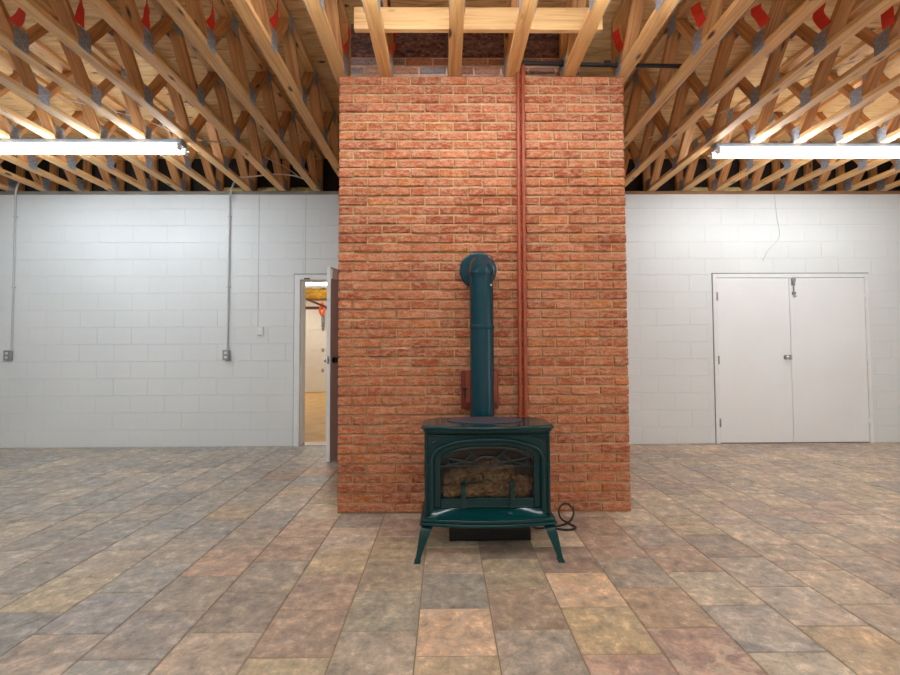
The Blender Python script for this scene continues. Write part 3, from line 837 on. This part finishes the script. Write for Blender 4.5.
for a, b, hx, kind in ((x0+fw+.004, gap-.003, x0+fw, 'l'), (gap+.003, x1-fw-.004, x1-fw, 'r')):
    bm = BM(); box(bm, a, b, -.006, .04, .012, 1.993); lf = obj('door_leaf', bm, 'doorwhite', d1, bevel=.002)
    for z in (.25, 1.0, 1.77): hinge(lf, hx, z, 'greymetal' if kind == 'l' else 'framewhite')
    if kind == 'l':
        bm = BM(); kx = b-.06
        tube(bm, [(kx, -.006, 1.03), (kx, -.012, 1.03)], .032, 20); tube(bm, [(kx, -.012, 1.03), (kx, -.03, 1.03)], .012, 14)
        tube(bm, [(kx, -.028, 1.03), (kx, -.04, 1.03), (kx, -.058, 1.03), (kx, -.066, 1.03)], [.016, .027, .027, .015], 20)
        obj('knob', bm, 'chrome', lf, smooth=True)
        bm = BM(); box(bm, b-.012, b+.012, -.01, -.006, 1.0, 1.06); obj('latch_plate', bm, 'chrome', lf)
    else:
        bm = BM(); bx = a+.045
        tube(bm, [(bx, -.018, 1.78), (bx, -.018, 1.99)], .007, 10); box(bm, bx-.025, bx+.025, -.012, -.006, 1.9, 1.985)
        box(bm, bx-.018, bx+.018, -.03, -.006, 1.79, 1.82); box(bm, bx-.02, bx+.02, -.028, -.006, 1.95, 1.985)
        tube(bm, [(bx, -.018, 1.77), (bx, -.05, 1.765)], .008, 10)
        obj('slide_bolt', bm, 'greymetal', lf, bevel=.001)
bm = BM(); box(bm, x0+fw, x1-fw, .0, .1, 0.0, .009); obj('threshold', bm, 'caulk', d1)
bm = BM(); box(bm, x0+.01, x1-.01, .045, .11, .009, 2.0); obj('door_stop', bm, 'framewhite', d1)

# ------------------------------------------------------------------ open doorway by the chimney
d2 = bpy.data.objects.new('door_2', None); COL.objects.link(d2); d2.location = (-1.31, DW, 0)
struct(d2, 'white framed doorway with its door swung open beside the chimney', 'door')
hx = -.883+1.31; ax = -1.743+1.31
bm = BM()
box(bm, ax-.066, ax, -.014, .215, 0, 2.047); box(bm, hx, hx+.06, -.014, .215, 0, 2.047); box(bm, ax, hx, -.014, .215, 1.985, 2.047)
box(bm, ax, ax+.012, .05, .1, 0, 1.985); box(bm, ax, hx, .05, .1, 1.972, 1.985)
obj('door_frame', bm, 'framewhite', d2, bevel=.002)
bm = BM(); box(bm, ax-.074, hx+.06, -.006, -.001, 2.047, 2.058); box(bm, ax-.073, ax-.066, -.006, -.001, 0, 2.058); obj('frame_caulk', bm, 'caulk', d2)
bm = BM(); box(bm, ax+.05, ax+.12, -.02, .03, 1.988, 2.004); obj('strike_bracket', bm, 'darkknob', d2)
LW = .86; th = .045
leaf = bpy.data.meshes.new('door_leaf')
bm = BM(); v = box(bm, 0, LW, -th, 0, .012, 1.98)
bm.normal_update(); bmesh.ops.recalc_face_normals(bm, faces=bm.faces)
for f in bm.faces:
    if f.normal.y > .9: f.material_index = 1
lo = obj('door_leaf', bm, ['doorwhite', 'doorbounce'], d2)
lo.location = (hx, -.012, 0)
fx, fy = -1.172, 4.528
lo.rotation_euler = (0, 0, math.atan2(fy-(DW-.012), fx-(-.883)))
bm = BM(); kx = LW-.065
for s in (1,):
    tube(bm, [(kx, 0, 1.03), (kx, .008, 1.03)], .032, 18); tube(bm, [(kx, .008, 1.03), (kx, .03, 1.03)], .012, 12)
    tube(bm, [(kx, .026, 1.03), (kx, .038, 1.03), (kx, .056, 1.03), (kx, .064, 1.03)], [.016, .027, .027, .014], 18)
obj('knob', bm, 'darkknob', lo, smooth=True)
bm = BM(); tube(bm, [(kx, -th, 1.03), (kx, -th-.008, 1.03)], .032, 18); tube(bm, [(kx, -th-.008, 1.03), (kx, -th-.03, 1.03)], .012, 12)
tube(bm, [(kx, -th-.026, 1.03), (kx, -th-.038, 1.03), (kx, -th-.056, 1.03), (kx, -th-.064, 1.03)], [.016, .027, .027, .014], 18)
obj('knob', bm, 'chrome', lo, smooth=True)
bm = BM(); box(bm, LW-.0005, LW+.002, -.036, -.009, .99, 1.07); box(bm, LW, LW+.01, -.03, -.015, 1.015, 1.045); obj('latch_plate', bm, 'chrome', lo)
bm = BM(); box(bm, LW-.1, LW-.005, .0, .018, 1.86, 1.96); obj('door_sensor', bm, 'whiteplastic', lo, bevel=.004)
for z in (.3, 1.0, 1.75):
    bm = BM(); box(bm, -.004, .0, -.04, .002, z-.05, z+.05); tube(bm, [(0, .006, z-.05), (0, .006, z+.05)], .007, 8); obj('hinge', bm, 'greymetal', lo)
bm = BM(); box(bm, ax, hx, -.01, .2, 0.0005, .012); obj('threshold', bm, 'chrome', d2)

# ------------------------------------------------------------------ garage beyond the doorway
GX0, GX1, GY0, GY1, GH = -6.4, .6, DW+.2, 12.9, 3.3
bm = BM(); box(bm, GX0, GX1, DW+.2, GY1+.2, -.1, -.002); struct(obj('floor_garage', bm, 'concrete'), 'tan concrete floor of the garage seen through the doorway', 'floor')
bm = BM(); box(bm, GX0-.1, GX0, GY0, GY1+.1, 0, GH); struct(obj('wall_garage_left', bm, 'garagewhite'), 'pale left wall of the garage beyond the doorway', 'wall')
bm = BM(); box(bm, GX1, GX1+.1, GY0, GY1+.1, 0, GH); struct(obj('wall_garage_right', bm, 'garagewhite'), 'pale right wall of the garage beyond the doorway', 'wall')
bm = BM(); box(bm, GX0, GX1, GY1, GY1+.1, 0, GH); struct(obj('wall_garage_back', bm, 'garagewhite'), 'pale far wall of the garage above its roll door', 'wall')
bm = BM(); box(bm, GX0-.1, GX1+.1, GY0, GY1+.1, GH, GH+.1); struct(obj('ceiling_garage', bm, 'garagewhite'), 'ceiling of the garage beyond the doorway', 'ceiling')
gd = empty('garage_door', (-3.4, GY1, 0), 'white sectional garage door at the far end of the garage', 'garage door')
for i in range(4):
    bm = BM(); z0 = .01+i*.59; box(bm, -1.9, 1.9, -.09, -.04, z0, z0+.588); obj('panel', bm, 'garagewhite', gd, bevel=.003)
for z in (.62, 1.2, 1.8):
    bm = BM(); box(bm, -.13, -.07, -.12, -.09, z-.05, z+.05); obj('hinge', bm, 'greymetal', gd)
bm = BM(); box(bm, -2.0, 2.0, -.12, -.02, 2.375, 2.45); obj('top_rail', bm, 'rust', gd)
bm = BM(); tube(bm, [(-.9, -.8, 2.8), (.15, -.75, 2.37)], .03, 10); tag(obj('door_strut', bm, 'rust', loc=(-3.4, GY1, 0)), 'thin rusty strut slanting above the garage door', 'strut')
bm = BM(); tube(bm, smooth_path([(-.1, -.2, 2.55), (-.16, -.22, 2.35), (-.1, -.2, 2.2), (-.04, -.22, 2.36), (-.1, -.2, 2.55)]), .035, 8); tag(obj('pull_cord', bm, 'orange', loc=(-3.4, GY1, 0)), 'orange pull cord hanging in front of the garage door', 'cord')
bm = BM(); tube(bm, [(-.08, -.17, 2.16), (-.08, -.17, 1.86)], .045, 10); tag(obj('lift_spring', bm, 'greymetal', loc=(-3.4, GY1, 0)), 'grey lift spring hanging on the garage door below the orange cord', 'spring')
def lumps(name, x0, x1, y0, y1, z0, z1, mat, seed, n=14):
    r = random.Random(seed); bm = BM(); m = 4
    secs = []
    for i in range(n+1):
        x = x0+(x1-x0)*i/n; s = []
        k = 10; f = .3 if i in (0, n) else 1
        for a in range(k):
            th = 2*PI*a/k; rr = r.uniform(.75, 1.0)*f
            s.append((x, (y0+y1)/2+(y1-y0)/2*rr*math.cos(th), (z0+z1)/2+(z1-z0)/2*rr*math.sin(th)))
        secs.append(s)
    rsweep(bm, secs); return obj(name, bm, mat, smooth=True)
tag(lumps('insulation_batt', -6.2, -1.2, 12.5, 12.895, 2.62, 2.98, 'insul', 5, 40), 'yellow insulation batt above the garage door', 'insulation')
gl = empty('garage_light', (-3.2, 11.2, GH), 'lit strip light under the garage ceiling, seen at the top of the doorway', 'strip light')
bm = BM(); box(bm, -2.2, 2.2, -.1, .1, -.42, -.36); box(bm, -1.5, -1.46, -.01, .01, -.36, 0); box(bm, 1.46, 1.5, -.01, .01, -.36, 0); obj('housing', bm, 'housing', gl)
bm = BM(); tube(bm, [(-2.15, -.05, -.45), (2.15, -.05, -.45)], .03, 12); obj('fluorescent_tube', bm, 'tubegarage', gl)
bm = BM(); tube(bm, [(-2.15, .05, -.45), (2.15, .05, -.45)], .03, 12); obj('fluorescent_tube', bm, 'tubegarage', gl)
gl2 = empty('garage_light', (-2.6, 8.0, GH), 'added strip light to light the garage nearer the doorway, hidden above the frame', 'strip light')  # second lamp added out of view to light the garage
bm = BM(); box(bm, -1.2, 1.2, -.07, .07, -.06, 0); obj('housing', bm, 'housing', gl2)
bm = BM(); tube(bm, [(-1.15, 0, -.1), (1.15, 0, -.1)], .03, 12); obj('fluorescent_tube', bm, 'tubegarage', gl2)

# ------------------------------------------------------------------ fittings on the block wall
def outlet(x, z, label):
    r = empty('outlet_box', (x, DW, z), label, 'outlet', 'grey metal outlet boxes on the block wall')
    bm = BM(); box(bm, -.035, .035, -.048, -.0025, -.058, .058); obj('box', bm, 'greymetal', r, bevel=.004)
    bm = BM(); box(bm, -.037, .037, -.052, -.048, -.06, .06); obj('cover_plate', bm, 'greymetal', r, bevel=.003)
    for s in (-1, 1):
        bm = BM(); prism(bm, [(.017*math.cos(a*PI/8), s*.026+.015*math.sin(a*PI/8)) for a in range(16)], 'y', -.054, -.052)
        for q_ in (-.006, .006): box(bm, q_-.0012, q_+.0012, -.0546, -.054, s*.026-.004, s*.026+.005, 1)
        obj('socket', bm, ['whiteplastic', 'blackrubber'], r)
outlet(-5.165, 1.09, 'grey metal outlet box at the foot of the conduit farther from the doorway')
outlet(-2.6, 1.085, 'grey metal outlet box at the foot of the conduit nearer the doorway')
def conduit(x0, x1, label):
    bm = BM(); y = DW-.016
    tube(bm, smooth_path([(x0, y, 1.148), (x0+(x1-x0)*.4, y, 2.0), (x1, y, 2.88), (x1+.004, y-.01, 2.97), (x1+.035, y-.035, 3.06), (x1+.06, y-.03, 3.15), (x1+.08, y+.0, 3.22)], 6), .011, 12)
    for z in (1.9, 2.75):
        xx = x0+(x1-x0)*(z-1.15)/1.8
        box(bm, xx-.022, xx+.022, y-.004, y+.013, z-.008, z+.008)
    tube(bm, [(x0, y, 1.146), (x0, y, 1.175)], .015, 12)
    tag(obj('conduit', bm, 'paintedconduit', smooth=True), label, 'conduit', 'conduits on the block wall')
conduit(-5.14, -5.146, 'white painted conduit down the block wall, the one farther from the doorway')
conduit(-2.596, -2.592, 'grey painted conduit down the block wall, the one nearer the doorway')
th_ = empty('thermostat', (-2.208, DW, 1.371), 'small white thermostat box on the block wall left of the doorway', 'thermostat')
bm = BM(); box(bm, -.036, .036, -.03, -.0025, -.05, .05); obj('case', bm, 'whiteplastic', th_, bevel=.004)
bm = BM(); box(bm, -.02, .02, -.032, -.03, .005, .035); obj('dial', bm, 'framewhite', th_, bevel=.002)
bm = BM(); box(bm, -2.246, -2.24, DW-.006, DW-.0015, 1.424, WTOP-.002); tag(obj('wire_cover', bm, 'paintedconduit'), 'thin painted wire run down the wall to the white thermostat', 'wire')
bm = BM(); box(bm, -1.684, -1.679, DW-.005, DW-.0015, 2.062, WTOP-.002); tag(obj('wire_cover', bm, 'paintedconduit'), 'thin painted wire down the wall to the doorway head', 'wire')
bm = BM(); tube(bm, smooth_path([(4.03, DW-.005, 3.02), (4.05, DW-.005, 2.75), (4.08, DW-.005, 2.55), (4.06, DW-.005, 2.47), (3.93, DW-.005, 2.33), (3.86, DW-.005, 2.2)]), .0028, 6)
tag(obj('loose_wire', bm, 'paintedconduit'), 'thin painted wire straggling down the wall above the double door', 'wire')

# cables through the trusses
def cable(pts, r, label, mat='cable'):
    bm = BM(); tube(bm, smooth_path(pts), r, 8); tag(obj('cable', bm, mat, smooth=True), label, 'cable')
cable([(-2.53, 5.33, 3.24), (-2.4, 5.2, 3.17), (-2.2, 5.14, 3.16), (-1.95, 5.1, 3.165), (-1.75, 5.1, 3.15), (-1.62, 5.16, 3.125)], .008, 'white cable looping through the trusses above the thermostat')
cable([(-3.3, 3.75, 3.28), (-2.8, 4.05, 3.26), (-2.5, 4.25, 3.19), (-2.1, 4.5, 3.2), (-1.8, 4.85, 3.17), (-1.66, 5.05, 3.11)], .0045, 'thin pale cable strung diagonally through the left trusses')
cable([(3.3, 3.3, 3.36), (2.9, 3.6, 3.33), (2.4, 4.0, 3.24), (2.0, 4.3, 3.2)], .0045, 'thin pale cable strung diagonally through the right trusses')
bm = BM(); tube(bm, [(XT+8*SP+CW/2+.009, .6, ZC+.02), (XT+8*SP+CW/2+.009, 5.2, ZC+.02)], .008, 8)
tag(obj('cable', bm, 'blackrubber', smooth=True), 'black cable clipped along the first truss right of the chimney', 'cable')
# wool tucked between truss ends on the wall
for i, (idx, lab) in enumerate(((-3, 'third'), (-2, 'second'), (-1, 'first'), (11, ''), (12, ''))):
    x = XT+(idx+.5)*SP
    labs = ['pale insulation tuft on the wall top, farthest left of the three by the conduit', 'pale insulation tuft on the wall top, middle one of the three by the conduit',
            'pale insulation tuft on the wall top just right of the conduit', 'pale insulation tuft on the right wall top, nearer the chimney', 'pale insulation tuft on the right wall top, farther from the chimney']
    tag(lumps('insulation_tuft', x-.14, x+.14, DW+.01, DW+.13, ZC-.004, ZC+.075, 'palewool', i, 8), labs[i], 'insulation', 'insulation tufts on the wall top')

# ------------------------------------------------------------------ world, camera, view
w = bpy.data.worlds.new('world'); S.world = w; w.use_nodes = True
bg = w.node_tree.nodes['Background']; bg.inputs[0].default_value = (.95, .98, 1.0, 1); bg.inputs[1].default_value = 1.6

f, yaw, pit, roll, H = 446.94, .0102, .0355, -.0041, 1.0937
R0 = Vector((math.cos(yaw), -math.sin(yaw), 0)); F0 = Vector((math.sin(yaw), math.cos(yaw), 0)); Z = Vector((0, 0, 1))
F = math.cos(pit)*F0+math.sin(pit)*Z; U0 = -math.sin(pit)*F0+math.cos(pit)*Z
R = math.cos(roll)*R0+math.sin(roll)*U0; U = math.cos(roll)*U0-math.sin(roll)*R0
cam = bpy.data.cameras.new('camera'); co = bpy.data.objects.new('camera', cam); COL.objects.link(co)
cam.sensor_fit = 'HORIZONTAL'; cam.sensor_width = 36; cam.lens = 36*f/900; cam.clip_start = .05
m = Matrix((R, U, -F)).transposed().to_4x4(); m.translation = (0, 0, H); co.matrix_world = m
S.camera = co
S.view_settings.view_transform = 'Standard'; S.view_settings.look = 'None'; S.view_settings.gamma = 1; S.view_settings.use_curve_mapping = False
S.view_settings.exposure = 0.48
S.cycles.max_bounces = 8; S.cycles.transparent_max_bounces = 8; S.cycles.sample_clamp_indirect = 6
